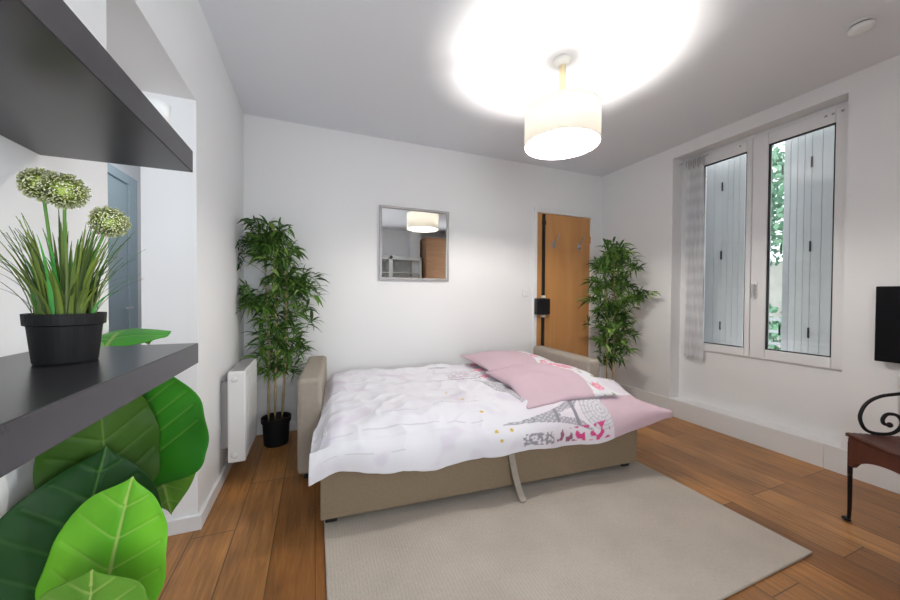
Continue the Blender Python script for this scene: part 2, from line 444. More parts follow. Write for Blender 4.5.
sr = sash(1.118, 1.652, 1.187, 1.552, .722, 2.312)
sl = sash(1.656, 2.13, 1.693, 2.03, .714, 2.312)
h = obj('window_handle', bx(XW - .030, XW - .018, 1.605, 1.633, 1.17, 1.25), M_white, sr, bevel=.004)
obj('handle_lever', bx((XW - .052, XW - .030, 1.612, 1.626, 1.215, 1.232), (XW - .060, XW - .046, 1.609, 1.629, 1.125, 1.235)), M_chrome, h, bevel=.004)
for yy, zz in ((2.10, 2.30), (2.10, .75), (1.13, 2.30), (1.13, .75)):
    obj('hinge', tube([(XW - .026, yy + .03 if yy > 2 else yy - .02, zz - .045), (XW - .026, yy + .03 if yy > 2 else yy - .02, zz + .045)], .008), M_white, w, smooth=True)
for yy in (1.20, 1.235, 1.155, 1.74):
    obj('screw_cap', bx(XW - .021, XW - .017, yy - .007, yy + .007, 2.365, 2.379), M_silver, w, bevel=.001)

# shutters outside


def shutter(label, y0, fold, y1, xa, xf, xb):
    t = thing('window_shutter', label, 'shutter', (0, 0, 0), 0, 'folding shutters outside the window')
    for (ya, yb, x0, x1, nm) in ((y0, fold, xa, xf, 'shutter_leaf'), (fold, y1, xf, xb, 'shutter_leaf')):
        bm = bmesh.new(); n = 4
        for k in range(n):
            t0 = (k + .02) / n; t1 = (k + .98) / n
            P0 = Vector((x0 + (x1 - x0) * t0, ya + (yb - ya) * t0, 0)); P1 = Vector((x0 + (x1 - x0) * t1, ya + (yb - ya) * t1, 0))
            d = (P1 - P0).normalized(); nn = Vector((-d.y, d.x, 0)) * .012
            vs = [bm.verts.new(p + Vector((0, 0, z))) for z in (.60, 2.46) for p in (P0 - nn, P1 - nn, P1 + nn, P0 + nn)]
            for f in ((3, 2, 1, 0), (4, 5, 6, 7), (0, 1, 5, 4), (1, 2, 6, 5), (2, 3, 7, 6), (3, 0, 4, 7)): bm.faces.new([vs[i] for i in f])
        P0 = Vector((x0, ya, 0)); P1 = Vector((x1, yb, 0)); d = (P1 - P0).normalized(); nn = Vector((-d.y, d.x, 0)) * .006
        vs = [bm.verts.new(p + Vector((0, 0, z))) for z in (.605, 2.455) for p in (P0 - nn, P1 - nn, P1 + nn, P0 + nn)]
        for f in ((3, 2, 1, 0), (4, 5, 6, 7), (0, 1, 5, 4), (1, 2, 6, 5), (2, 3, 7, 6), (3, 0, 4, 7)): bm.faces.new([vs[i] for i in f])
        obj(nm, bm, M_shut, t, bevel=.002)
    for zz in (.86, 1.52, 2.16):
        obj('hinge', bx(xf - .022, xf - .012, fold - .005, fold + .005, zz - .04, zz + .04), M_iron, t, bevel=.001)
    return t


s1 = shutter('pale grey plank shutter behind the narrower left pane, beside the curtain', 1.835, 2.03, 2.28, 3.53, 3.55, 3.50)
s2 = shutter('pale grey plank shutter behind the wider right pane, left edge against the bright gap', 1.572, 1.402, 1.16, 3.53, 3.52, 3.50)
for zz in (.86, 1.52, 2.16):
    obj('hinge', bx(3.508, 3.518, 1.575, 1.585, zz - .04, zz + .04), M_iron, s2, bevel=.001)

# street beyond
struct('street_ground', bx(3.6, 12, -2, 12, -.4, -.3), M_pave)
tag(obj('street_building', bx((9.2, 9.8, 2.0, 11, -.3, 1.9)), M_stone), 'pale wall standing across the street behind the railing', 'wall')
rl = thing('street_railing', 'grey horizontal bar railing seen low through the shutter gap', 'railing', (6.0, 3.2, -.3))
for k in range(6): obj('rail', bx(-.02, .02, -1.1, 1.4, .25 + k * .17, .29 + k * .17), M_rail, rl)
for y in (-1.1, .15, 1.36): obj('post', bx(-.025, .025, y, y + .05, 0, 1.3), M_rail, rl)

rnd = random.Random(5)


def leafcluster(bm, cl, c, R, n, ls, cols):
    for _ in range(n):
        d = Vector((rnd.gauss(0, 1), rnd.gauss(0, 1), rnd.gauss(0, 1))).normalized()
        p = Vector(c) + Vector((d.x * R[0], d.y * R[1], d.z * R[2])) * (rnd.random() ** .4)
        a = Vector((rnd.gauss(0, 1), rnd.gauss(0, 1), rnd.gauss(0, 1))).normalized(); b = a.cross(d).normalized()
        vs = [bm.verts.new(p + a * ls), bm.verts.new(p + b * ls * .5), bm.verts.new(p - a * ls), bm.verts.new(p - b * ls * .5)]
        f = bm.faces.new(vs); col = rnd.choice(cols)
        for lp in f.loops: lp[cl] = (*col, 1)


tr = thing('street_tree', 'leafy green tree seen through the gap between the shutters', 'tree', (7.6, 3.9, -.3))
obj('trunk', tube([(0, 0, 0), (.05, .02, 1.2), (0, .05, 2.6)], [.12, .10, .06]), mat('bark', (.18, .13, .09), .9), tr, smooth=True)
bm = bmesh.new(); cl = bm.loops.layers.float_color.new('leafcol')
leafcluster(bm, cl, (0, 0, 3.1), (1.3, 1.3, 1.2), 2600, .08, [(.16, .34, .20), (.24, .44, .28), (.10, .24, .15)])
obj('crown', bm, M_leaf, tr)
bs = thing('street_shrub', 'green shrub low behind the street railing', 'shrub', (6.9, 3.6, -.3))
bm = bmesh.new(); cl = bm.loops.layers.float_color.new('leafcol')
leafcluster(bm, cl, (0, 0, .75), (.5, .8, .7), 1200, .06, [(.16, .34, .20), (.24, .44, .28), (.10, .24, .15)])
obj('foliage', bm, M_leaf, bs)
obj('stem', tube([(0, 0, 0), (0, 0, .8)], .03), M_green_stem, bs)

# curtain bunched at the left of the window
cu = thing('sheer_curtain', 'narrow sheer white curtain bunched at the left side of the window', 'curtain', (3.222, 2.07, 0))
bm = bmesh.new(); nu, nv = 60, 60; g = []
for j in range(nv + 1):
    row = []; z = .57 + (2.405 - .57) * j / nv
    wd = .088 - .006 * math.sin(j * .12) + (.004 if j < 6 else 0) - .012 * (j / nv)
    for i in range(nu + 1):
        u = i / nu * 2 - 1
        x = .013 * math.sin(u * 13 + .6 * math.sin(z * 2)) + .003 * noise.noise((u * 4, z * 6, 0))
        row.append(bm.verts.new((x, u * wd + .006 * noise.noise((0, z * 3, u)), z + (.012 * math.sin(u * 9) if j == 0 else 0))))
    g.append(row)
for j in range(nv):
    for i in range(nu): bm.faces.new((g[j][i], g[j][i + 1], g[j + 1][i + 1], g[j + 1][i]))
obj('curtain_fabric', bm, M_curt, cu, smooth=True)
bm = bmesh.new()
for k in range(8):
    yy = -.07 + k * .02; add_tube(bm, [(-.014, yy, 2.30 + .02 * (k % 2)), (-.020, yy + .004, 2.34), (-.012, yy + .006, 2.375), (.0, yy, 2.39)], .0035, 6)
obj('gathered_heading', bm, M_silver, cu, smooth=True)
obj('curtain_rod', tube([(0, -.10, 2.385), (0, .155, 2.385)], .005), M_white, cu, smooth=True)

# unseen rear window, added as a way in for the fill light
w2 = struct('window_added_rear', bx((W2[0], W2[0] + .06, YR - .10, YR - .03, W2[2], W2[3]), (W2[1] - .06, W2[1], YR - .10, YR - .03, W2[2], W2[3]),
                           (W2[0], W2[1], YR - .10, YR - .03, W2[2], W2[2] + .06), (W2[0], W2[1], YR - .10, YR - .03, W2[3] - .06, W2[3]),
                           (.22, .28, YR - .10, YR - .03, W2[2], W2[3])), M_pvc)
obj('pane', bx(W2[0] + .06, W2[1] - .06, YR - .07, YR - .066, W2[2] + .06, W2[3] - .06), M_glass, w2)

w3 = struct('window_added_side', bx((XR + .14, XR + .20, -.62, -.56, .70, 2.30), (XR + .14, XR + .20, -.12, -.06, .70, 2.30),
                           (XR + .14, XR + .20, -.56, -.12, .70, .76), (XR + .14, XR + .20, -.56, -.12, 2.24, 2.30)), M_pvc)  # unseen side window, added so fill comes in from the right
obj('pane', bx(XR + .168, XR + .172, -.56, -.12, .76, 2.24), M_glass, w3)

# ------------------------------------------------------------------ rear furniture, seen in the mirror
wb = thing('wardrobe', 'tall brown wooden wardrobe reflected in the mirror at right', 'wardrobe', (2.60, -.86, 0))
obj('body', bx(-.46, .50, -.26, .22, 0, 2.34), M_ward, wb, bevel=.004)
for s in (-1, 1):
    d = obj('door', bx(.02 + s * .24 - .232, .02 + s * .24 + .232, .22, .243, .06, 2.30), M_ward, wb, bevel=.003)
    obj('door_handle', tube([(.02 + s * .04, .243, 1.0), (.02 + s * .04, .27, 1.0), (.02 + s * .04, .27, 1.15), (.02 + s * .04, .243, 1.15)], .006), M_chrome, d)
cb = thing('display_cabinet', 'white open shelf cabinet reflected in the mirror at lower left', 'cabinet', (1.50, -.95, 0))
y0, y1 = -.17, .17
obj('frame', bx((-.50, -.46, y0, y1, 0, 1.93), (.56, .60, y0, y1, 0, 1.93), (-.10, -.02, y0, y1, 0, 1.93), (-.50, .60, y0, y1, 1.86, 1.93), (-.5, .6, y0, y1, 0, .08), (-.5, .6, y0, y0 + .012, 0, 1.9)), M_cab, cb, bevel=.003)
for z in (.45, .82, 1.18, 1.58):
    obj('shelf', bx(-.46, -.10, y0 + .012, y1 - .02, z, z + .022), M_cab, cb)
    obj('shelf', bx(-.02, .56, y0 + .012, y1 - .02, z, z + .022), M_cab, cb)

# ------------------------------------------------------------------ ceiling things
LX, LY = 1.37, 1.66
lp = thing('pendant_lamp', 'drum pendant lamp with silver white shade hanging from the ceiling', 'lamp', (LX, LY, 0))
obj('ceiling_rose', lathe([(.052, 2.539), (.052, 2.527), (.03, 2.512), (.012, 2.505)], n=32), M_white, lp, smooth=True)
obj('cord', tube([(0, 0, 2.51), (0.0, 0.0, 2.44), (0, 0, 2.30)], .0035, 8), M_white, lp, smooth=True)
obj('lamp_holder', lathe([(.005, 2.505), (.019, 2.50), (.022, 2.44), (.023, 2.34), (.021, 2.26), (.017, 2.18), (.005, 2.17)], n=20), M_cordcov, lp, smooth=True)
bm = bmesh.new()
add_lathe(bm, [(.215, 2.032), (.217, 2.032), (.217, 2.238), (.215, 2.238)], n=64, cap0=False, cap1=False)
sh = obj('lamp_shade', bm, M_shade, lp, smooth=True)
obj('shade_lining', lathe([(.2125, 2.033), (.2125, 2.237)], n=64, cap0=False, cap1=False), M_shade_in, sh, smooth=True)
for z in (2.032, 2.238):
    obj('rim_wire', tube([(.215 * math.cos(a * PI / 24), .215 * math.sin(a * PI / 24), z) for a in range(49)], .0028, 6), M_white, sh, smooth=True)
bm = bmesh.new()
for a in (155, 35, -84):
    a = math.radians(a); add_tube(bm, [(.034 * math.cos(a), .034 * math.sin(a), 2.177), (.212 * math.cos(a), .212 * math.sin(a), 2.236)], .0026, 6)
add_lathe(bm, [(.004, 2.174), (.032, 2.174), (.032, 2.179), (.004, 2.179), (.004, 2.174)], n=32, cap0=False, cap1=False)
obj('spider_frame', bm, M_white, lp)
bl = obj('light_bulb', ell((0, 0, 2.108), .024, .024, .036, 24), M_bulb, lp, smooth=True)
area_b = 4 * PI * .028 ** 2
M_bulb.node_tree.nodes['Principled BSDF'].inputs['Emission Strength'].default_value = LAMP_POWER / (PI * area_b)

sd = thing('smoke_detector', 'round white smoke detector on the ceiling above the window', 'smoke detector', (2.60, .865, 2.539))
obj('base', lathe([(.048, 0), (.048, -.010), (.040, -.012)], n=40), M_white, sd, smooth=False)
obj('vent_slot', lathe([(.041, -.010), (.041, -.022)], n=40), M_black, sd)
obj('cover', lathe([(.046, -.018), (.048, -.022), (.046, -.034), (.034, -.042), (.012, -.044)], n=40), M_white, sd, smooth=True)

# light switch
sw = thing('light_switch', 'small white light switch on the wall left of the wooden door', 'light switch', (2.088, YB, 1.158))
obj('plate', bx(-.036, .036, -.010, 0, -.036, .036), M_white, sw, bevel=.003)
obj('rocker', bx(-.022, .022, -.014, -.010, -.026, .026), M_white, sw, bevel=.002)

# mirror
mr = thing('wall_mirror', 'square silver framed mirror hanging on the back wall above the bed', 'mirror', (.866, YB, 1.600))
fo = .334; fi = .312
obj('frame', bx((-fo, -fi, -.028, -.002, -fo, fo), (fi, fo, -.028, -.002, -fo, fo), (-fi, fi, -.028, -.002, -fo, -fi), (-fi, fi, -.028, -.002, fi, fo)), M_silver, mr, bevel=.002)
obj('mirror_glass', bx(-fi, fi, -.014, -.004, -fi, fi), M_mirror, mr)

# radiator
rd = thing('wall_radiator', 'white panel radiator on the left wall beside the potted bamboo', 'radiator', (-.4325, 2.53, .40))
obj('body', bx(-.0475, .0475, -.21, .21, -.27, .27), M_rad, rd, bevel=.010, seg=3)
bm = bmesh.new()
for k in range(7): add_box(bm, .0475, .051, -.19 + k * .055, -.15 + k * .055, -.24, .24)
obj('front_ribs', bm, M_rad, rd, bevel=.003)
obj('top_grille', bx(*[(-.035, .035, -.19 + k * .024, -.178 + k * .024, .268, .274) for k in range(16)]), M_silver, rd)
for z in (.225, -.225):
    bm = bmesh.new(); add_lathe(bm, [(.017, 0), (.017, .004), (.010, .006)], n=20)
    bmesh.ops.rotate(bm, cent=(0, 0, 0), matrix=Matrix.Rotation(PI / 2, 3, 'X'), verts=bm.verts)
    bmesh.ops.translate(bm, vec=(-.012, -.2095, z), verts=bm.verts)
    obj('end_cap', bm, M_white, rd, smooth=True)
for y in (-.15, .11): obj('wall_bracket', bx(-.0925, -.0475, y, y + .04, -.2, .2), M_silver, rd)

# ------------------------------------------------------------------ shelves
for nm, z0, z1, xf, lab in (('wall_shelf', 1.411, 1.461, -.265, 'upper dark grey floating shelf at top left of the left wall'),
                            ('wall_shelf', .967, 1.014, -.256, 'lower dark grey floating shelf with the potted flowers on it')):
    s = obj(nm, bx(XL, xf, -.25, .96, z0, z1), M_shelf, bevel=.0015); tag(s, lab, 'shelf', 'floating shelves on the left wall')

bw = tag(obj('bowl', lathe([(.012, 0), (.018, .004), (.024, .02), (.026, .046), (.022, .046), (.02, .02), (.01, .008)], n=32), M_white, smooth=True),
         'small white bowl peeking over the edge of the upper dark shelf', 'bowl')
bw.location = (-.298, .85, 1.461)

# ------------------------------------------------------------------ rug
bm = bx(.040, 2.035, .784, 1.90, 0.0, .012)
tag(obj('area_rug', bm, M_rug, bevel=.004), 'large beige grey woven rug on the wooden floor before the bed', 'rug')

# ------------------------------------------------------------------ sofa bed
RZ = -.061
SB = thing('sofa_bed', 'taupe fabric sofa bed pulled open beneath the printed duvet', 'sofa bed', (.021, 1.717, 0), RZ)
obj('pull_out_base', bx((0, 1.94, 0, .44, .046, .27), (0.0, 1.93, .44, 1.28, .046, .27)), M_taupe, SB, bevel=.008, seg=3)
obj('mattress', bx(.0, 1.93, .03, 1.26, .272, .45), M_sheet, SB, bevel=.04, seg=4)
for x0, x1 in ((-.152, -.012), (1.946, 2.068)):
    bm = bx(x0, x1, .47, 1.29, .045, .625)
    obj('armrest', bm, M_taupe2, SB, bevel=.028, seg=4)
for x, y in ((.05, .06), (1.88, .06), (.05, 1.2), (1.88, 1.2), (-.09, .55), (2.0, .55)):
    obj('foot', bx(x - .028, x + .028, y - .028, y + .028, .012 if (y < .1) else 0, .048), M_black, SB, bevel=.004)
# pull strap
bm = bmesh.new(); pts = [(1.008, -.012, .262), (1.012, -.020, .21), (1.020, -.05, .12), (1.030, -.085, .045), (1.034, -.110, .018)]
vv = []
for p in spline(pts, 5):
    vv.append([bm.verts.new((p.x - .018, p.y - .004, p.z)), bm.verts.new((p.x + .018, p.y - .004, p.z)), bm.verts.new((p.x + .018, p.y + .004, p.z)), bm.verts.new((p.x - .018, p.y + .004, p.z))])
for i in range(len(vv) - 1):
    for k in range(4): bm.faces.new((vv[i][k], vv[i][(k + 1) % 4], vv[i + 1][(k + 1) % 4], vv[i + 1][k]))
bm.faces.new(vv[0]); bm.faces.new(vv[-1][::-1])
obj('pull_strap', bm, M_taupe2, SB)

# ------------------------------------------------------------------ duvet with its print


def sstep(a, b, x):
    t = max(0, min(1, (x - a) / (b - a))); return t * t * (3 - 2 * t)


WHITE = (.80, .79, .84); PINK = (.60, .44, .50); INK = (.17, .17, .20); ROSE = (.78, .20, .34); MAG = (.70, .03, .22)


def mix(a, b, t): return tuple(a[i] + (b[i] - a[i]) * t for i in range(3))


def tower(s, w, base=.125):
    """ink coverage of a lattice tower; s 0 at tip .. 1 at base, w across in metres"""
    if s < 0 or s > 1: return 0
    hw = .008 + base * (.10 * s + .9 * s ** 2.6)
    a = abs(w)
    if s < .05: return 1 if a < .003 else 0
    if a > hw: return 0
    inner = hw - (.010 + .022 * s)
    if s > .86 and a < (s - .80) * .55: return 0           # arch between the feet
    if .82 < s < .86 or .60 < s < .63 or .33 < s < .35: return .95
    if .66 < s < .82 and a < (s - .60) * .16: return 0
    lat = (math.sin((s * 90 + w * 260)) > .25) or (math.sin((s * 90 - w * 260)) > .25)
    edge = a > hw - .0045
    return .9 if edge else (.75 if lat else .30)


FL = [(1.56, .36, .05), (1.62, .33, .035), (1.60, .42, .03)]


def rosette(x, v, cx, cv, r):
    dx, dv = x - cx, v - cv; d = math.hypot(dx, dv)
    rr_ = r * (.75 + .25 * abs(math.sin(math.atan2(dv, dx) * 2.5)))
    if d > rr_: return None
    if d < r * .16: return (.72, .62, .25)
    return mix((.80, .22, .36), (.84, .52, .60), .5 + .5 * math.sin(d * 260 + dx * 90))


def duvet_color(x, v):
    c = WHITE
    # faint lilac-pink blotches
    b = noise.noise((x * 7, v * 7, 3.1)); b2 = noise.noise((x * 13, v * 13, 9.1))
    t = sstep(.12, .5, b + .4 * b2) * .45 * (1 - sstep(1.2, 1.5, x) * .5)
    c = mix(c, (.68, .60, .72), t)
    if x > 1.02: c = mix(c, (.76, .66, .72), sstep(1.02, 1.3, x) * .45)
    # thin grey lines along the bed
    for v0, a0, a1 in ((.105, 0.02, .40), (.235, .02, .85), (.34, .30, .5)):
        if a0 < x < a1 and abs(v - v0 - .01 * math.sin(x * 4)) < .0020: c = mix(c, (.42, .42, .47), .5)
    # small tower lying along the front
    s = (x - .95) / .58; wv_ = v - (.190 + .03 * (x - .95))
    k = tower(s, wv_, .115)
    if k: c = mix(c, INK, k * .85)
    # dome beside the tower, thin lines
    d = math.hypot((x - 1.62) / .13, (v - .21) / .13)
    if d < 1 and x > 1.47:
        c = mix(c, (.66, .66, .70), .45)
        if math.sin(d * 34) > .75 or math.sin(math.atan2(v - .21, x - 1.62) * 16) > .93: c = mix(c, (.35, .35, .38), .6)
    # larger grey lattice tower across the middle
    ax, av, bx_, bv = 1.02, .92, 1.22, .36
    L2 = math.hypot(bx_ - ax, bv - av); ux, uv = (bx_ - ax) / L2, (bv - av) / L2
    s2 = ((x - ax) * ux + (v - av) * uv) / L2; w2_ = -(x - ax) * uv + (v - av) * ux
    if .0 < s2 < 1:
        hw = .030 + .055 * s2 ** 1.5
        if abs(w2_) < hw and s2 > .10:
            g_ = noise.noise((x * 90, v * 90, 0))
            c = mix(c, (.30, .29, .32), .80 if (g_ > .02 or abs(w2_) > hw - .006) else .35)
    # grey lacy blossom patch towards the back
    d = math.hypot((x - 1.04) / .17, (v - 1.08) / .16)
    if d < 1 and noise.noise((x * 34, v * 34, 5)) > -.02: c = mix(c, (.48, .38, .42), .65 * (1 - d * .5))
    d = math.hypot((x - .90) / .10, (v - 1.43) / .05)
    if d < 1 and noise.noise((x * 60, v * 60, 2)) > -.15: c = mix(c, (.34, .33, .37), .7)
    # grey script strokes
    if .70 < x < 1.15 and abs(v - .98 - .018 * math.sin(x * 17)) < .005: c = mix(c, (.35, .34, .38), .7)
    if .80 < x < 1.02 and abs(v - 1.27 - .012 * math.sin(x * 22)) < .006: c = mix(c, (.35, .34, .38), .7)
    if .60 < x < .90 and abs(v - .40 - .008 * math.sin(x * 30)) < .0035: c = mix(c, (.40, .40, .44), .5)
    # gold dots
    for gx, gv in ((.86, .30), (.90, .16), (.99, .15), (.80, .46), (.92, .10), (.74, .62), (.84, .52)):
        if math.hypot(x - gx, v - gv) < .011: c = (.66, .47, .10)
    # pink shoes and magenta lettering along the front hem
    if 1.28 < x < 1.64 and .03 < v < .105 + .10 * (x - 1.28):
        q = noise.noise((x * 30, v * 26, 8))
        if q > .05: c = mix(c, MAG if x > 1.40 else (.30, .08, .14), .92)
    if 1.05 < x < 1.26 and .03 < v < .11 and noise.noise((x * 55, v * 55, 1)) > -.05: c = mix(c, (.22, .20, .24), .8)
    for f in FL:
        q = rosette(x, v, *f)
        if q: c = q
    # pink magenta flowers near the pillows
    for cx, cv, r in ((1.20, 1.22, .05), (1.27, 1.06, .045), (1.16, .98, .035), (1.86, .60, .05), (1.80, .80, .055), (1.88, .95, .05), (1.84, 1.12, .05), (1.87, 1.30, .05), (1.80, 1.47, .06), (1.62, 1.52, .05), (1.40, 1.50, .045), (1.24, 1.46, .04)):
        q = rosette(x, v, cx, cv, r)
        if q: c = q
    # leaves by the flowers
    if 1.50 < x < 1.70 and .28 < v < .48 and noise.noise((x * 50, v * 50, 4)) > .42: c = (.20, .30, .12)
    # rose-pink border at the head end
    if x > 1.67 and v < .29 + .05 * (x - 1.67): c = mix(PINK, (.66, .50, .56), .5 + .5 * noise.noise((x * 5, v * 5, 0)))
    return c


def duvet_point(u, v):
    # u 0..1 across the bed, v unrolled distance from the front hem
    top = .36
    ka = sstep(0, 1, min(1, v / top))
    prof = [(0.0, -.070, .262), (.06, -.078, .315), (.13, -.066, .375), (.20, -.030, .425), (.28, .045, .468), (.36, .125, .492), (.5, .26, .500), (1.60, 1.245, .500), (1.75, 1.275, .40)]
    y = z = 0.0
    for k in (-3, -2, -1, 0, 1, 2, 3):          # smoothed profile
        q = v + k * .028
        i = max(0, min(len(prof) - 2, sum(1 for p_ in prof if p_[0] <= q) - 1))
        t = (q - prof[i][0]) / (prof[i + 1][0] - prof[i][0])
        y += (prof[i][1] + (prof[i + 1][1] - prof[i][1]) * t) / 7; z += (prof[i][2] + (prof[i + 1][2] - prof[i][2]) * t) / 7
    xmax = 2.075 - (.14) * sstep(.40, .60, v)
    xmin = -.045 + (.03) * sstep(.45, .62, v)
    x = xmin + (xmax - xmin) * u
    # front right corner flares forward
    fl = sstep(1.45, 2.1, x) * (1 - sstep(.05, .45, v))
    y -= .055 * fl; z += .035 * fl
    # droop beyond the mattress ends
    z -= .10 * sstep(1.93, 2.10, x) * sstep(.0, .35, v) * (1 - sstep(.38, .62, v)) - .060 * sstep(1.70, 2.08, x) * (1 - sstep(0, .30, v))
    z -= (.075 if v > .2 else .02) * (1 - sstep(-.045, .05, x))
    z -= .02 * (1 - sstep(0.0, .10, x))
    z += .022 * sstep(1.15, 1.5, x) * sstep(.35, .6, v)
    z += .032 * (1 - sstep(-.03, .30, x)) * (1 - sstep(0, .3, v))
    # puffs and folds
    n1 = noise.noise((x * 2.6, y * 2.6, 1.7)); n2 = noise.noise((x * 7, y * 6, 4.2)); n3 = noise.noise((x * 17, y * 13, 7)); n4 = 1 - abs(noise.noise((x * 5 + y * 3, y * 9 - x * 2, 12))) * 2.2
    amp = .55 if v < .2 else 1
    dz = (.020 * n1 + .011 * n2 +   .006 * n3 + .010 * max(0, n4) ** 2 * (1 - sstep(.95, 1.15, x)))
    fold = .006 * math.sin((x * 2.2 + y * 9) * 3 + 4 * n1) * sstep(.35, .6, v)
    hemw = (1 - sstep(0, .22, v))
    z += dz * amp + fold + hemw * (.012 * math.sin(x * 7 + 1) + .006 * math.sin(x * 19))
    y += hemw * (.010 * math.sin(x * 11) + .006 * n2) - (1 - sstep(.1, .4, v)) * .012 * n2
    return Vector((x, y, z)), x


def grid_mesh(fn, colfn, nu, nv, vmax, attrname):
    bm = bmesh.new(); cl = bm.verts.layers.float_color.new(attrname); g = []
    for j in range(nv + 1):
        row = []
        for i in range(nu + 1):
            u, v = i / nu, vmax * j / nv
            p, x = fn(u, v); vt = bm.verts.new(p); vt[cl] = (*colfn(x, v), 1); row.append(vt)
        g.append(row)
    for j in range(nv):
        for i in range(nu): bm.faces.new((g[j][i], g[j][i + 1], g[j + 1][i + 1], g[j + 1][i]))
    return bm


DV = obj('duvet', grid_mesh(duvet_point, duvet_color, 440, 330, 1.75, 'print'), M_cloth, smooth='keep')
DV.location = SB.location; DV.rotation_euler = SB.rotation_euler
md = DV.modifiers.new('thick', 'SOLIDIFY'); md.thickness = .016; md.offset = -1
tag(DV, 'white duvet printed with a lattice tower, flowers and pink border spread over the bed', 'duvet')


def pillow_color(seed):
    def f(x, y, top):
        lim = .145 + .02 * math.sin(y * 8 + seed)
        if x < lim or not top:
            return mix(PINK, (.64, .48, .54), .5 + .5 * noise.noise((x * 5, y * 5, seed)))
        c = (.80, .78, .82)
        fr = random.Random(seed)
        for k in range(9):
            cx, cy, r = fr.uniform(lim + .02, .34), fr.uniform(-.27, .27), fr.uniform(.025, .048)
            q = rosette(x, y, cx, cy, r)
            if q: c = q
        if noise.noise((x * 26, y * 26, seed)) > .45: c = (.42, .46, .30)
        return c
    return f


def pillow(name, label, loc, rot, hx, hy, th, seed, droop):
    bm = bmesh.new(); cl = bm.verts.layers.float_color.new('print'); n = 90
    cf = pillow_color(seed); g = {}
    for side in (1, -1):
        for j in range(n + 1):
            for i in range(n + 1):
                u, v = i / n * 2 - 1, j / n * 2 - 1
                edge = (i in (0, n) or j in (0, n))
                if side == -1 and edge: g[(side, i, j)] = g[(1, i, j)]; continue
                prof = ((1 - abs(u) ** 2.6) * (1 - abs(v) ** 2.6)) ** .5
                pin = 1 - .05 * (1 - abs(v) ** 2) * abs(u) ** 3
                pin2 = 1 - .05 * (1 - abs(u) ** 2) * abs(v) ** 3
                x, y = u * hx * pin, v * hy * pin2
                z = side * th * .5 * prof + .010 * noise.noise((x * 7, y * 7, seed)) * prof + .004 * noise.noise((x * 18, y * 18, seed)) * prof
                z += .006 * math.sin(x * 22 + y * 12 + 3 * noise.noise((x * 3, y * 3, seed))) * prof
                z -= droop * sstep(-.05, -hy, y) + droop * .45 * sstep(.05, -hx, x)
                vt = bm.verts.new((x, y, z)); vt[cl] = (*cf(x, y, side == 1), 1); g[(side, i, j)] = vt
    for side in (1, -1):
        for j in range(n):
            for i in range(n):
                q = [g[(side, i, j)], g[(side, i + 1, j)], g[(side, i + 1, j + 1)], g[(side, i, j + 1)]]
                bm.faces.new(q if side == 1 else q[::-1])
    o = obj(name, bm, M_cloth, smooth='keep'); o.data.polygons.foreach_set('use_smooth', [True] * len(o.data.polygons))
    o.location = loc; o.rotation_euler = rot
    tag(o, label, 'pillow', 'pillows on the bed')
    return o


DV.data.polygons.foreach_set('use_smooth', [True] * len(DV.data.polygons))
pillow('pillow', 'dusty pink pillow nearest the front edge of the bed', (1.525, 1.99, .564), (0, 0, -.08), .335, .335, .10, 3, .070)
pillow('pillow', 'dusty pink pillow at the back of the bed against the wall', (1.585, 2.615, .565), (0, 0, -.02), .335, .30, .10, 8, .012)

# ------------------------------------------------------------------ bamboo plants


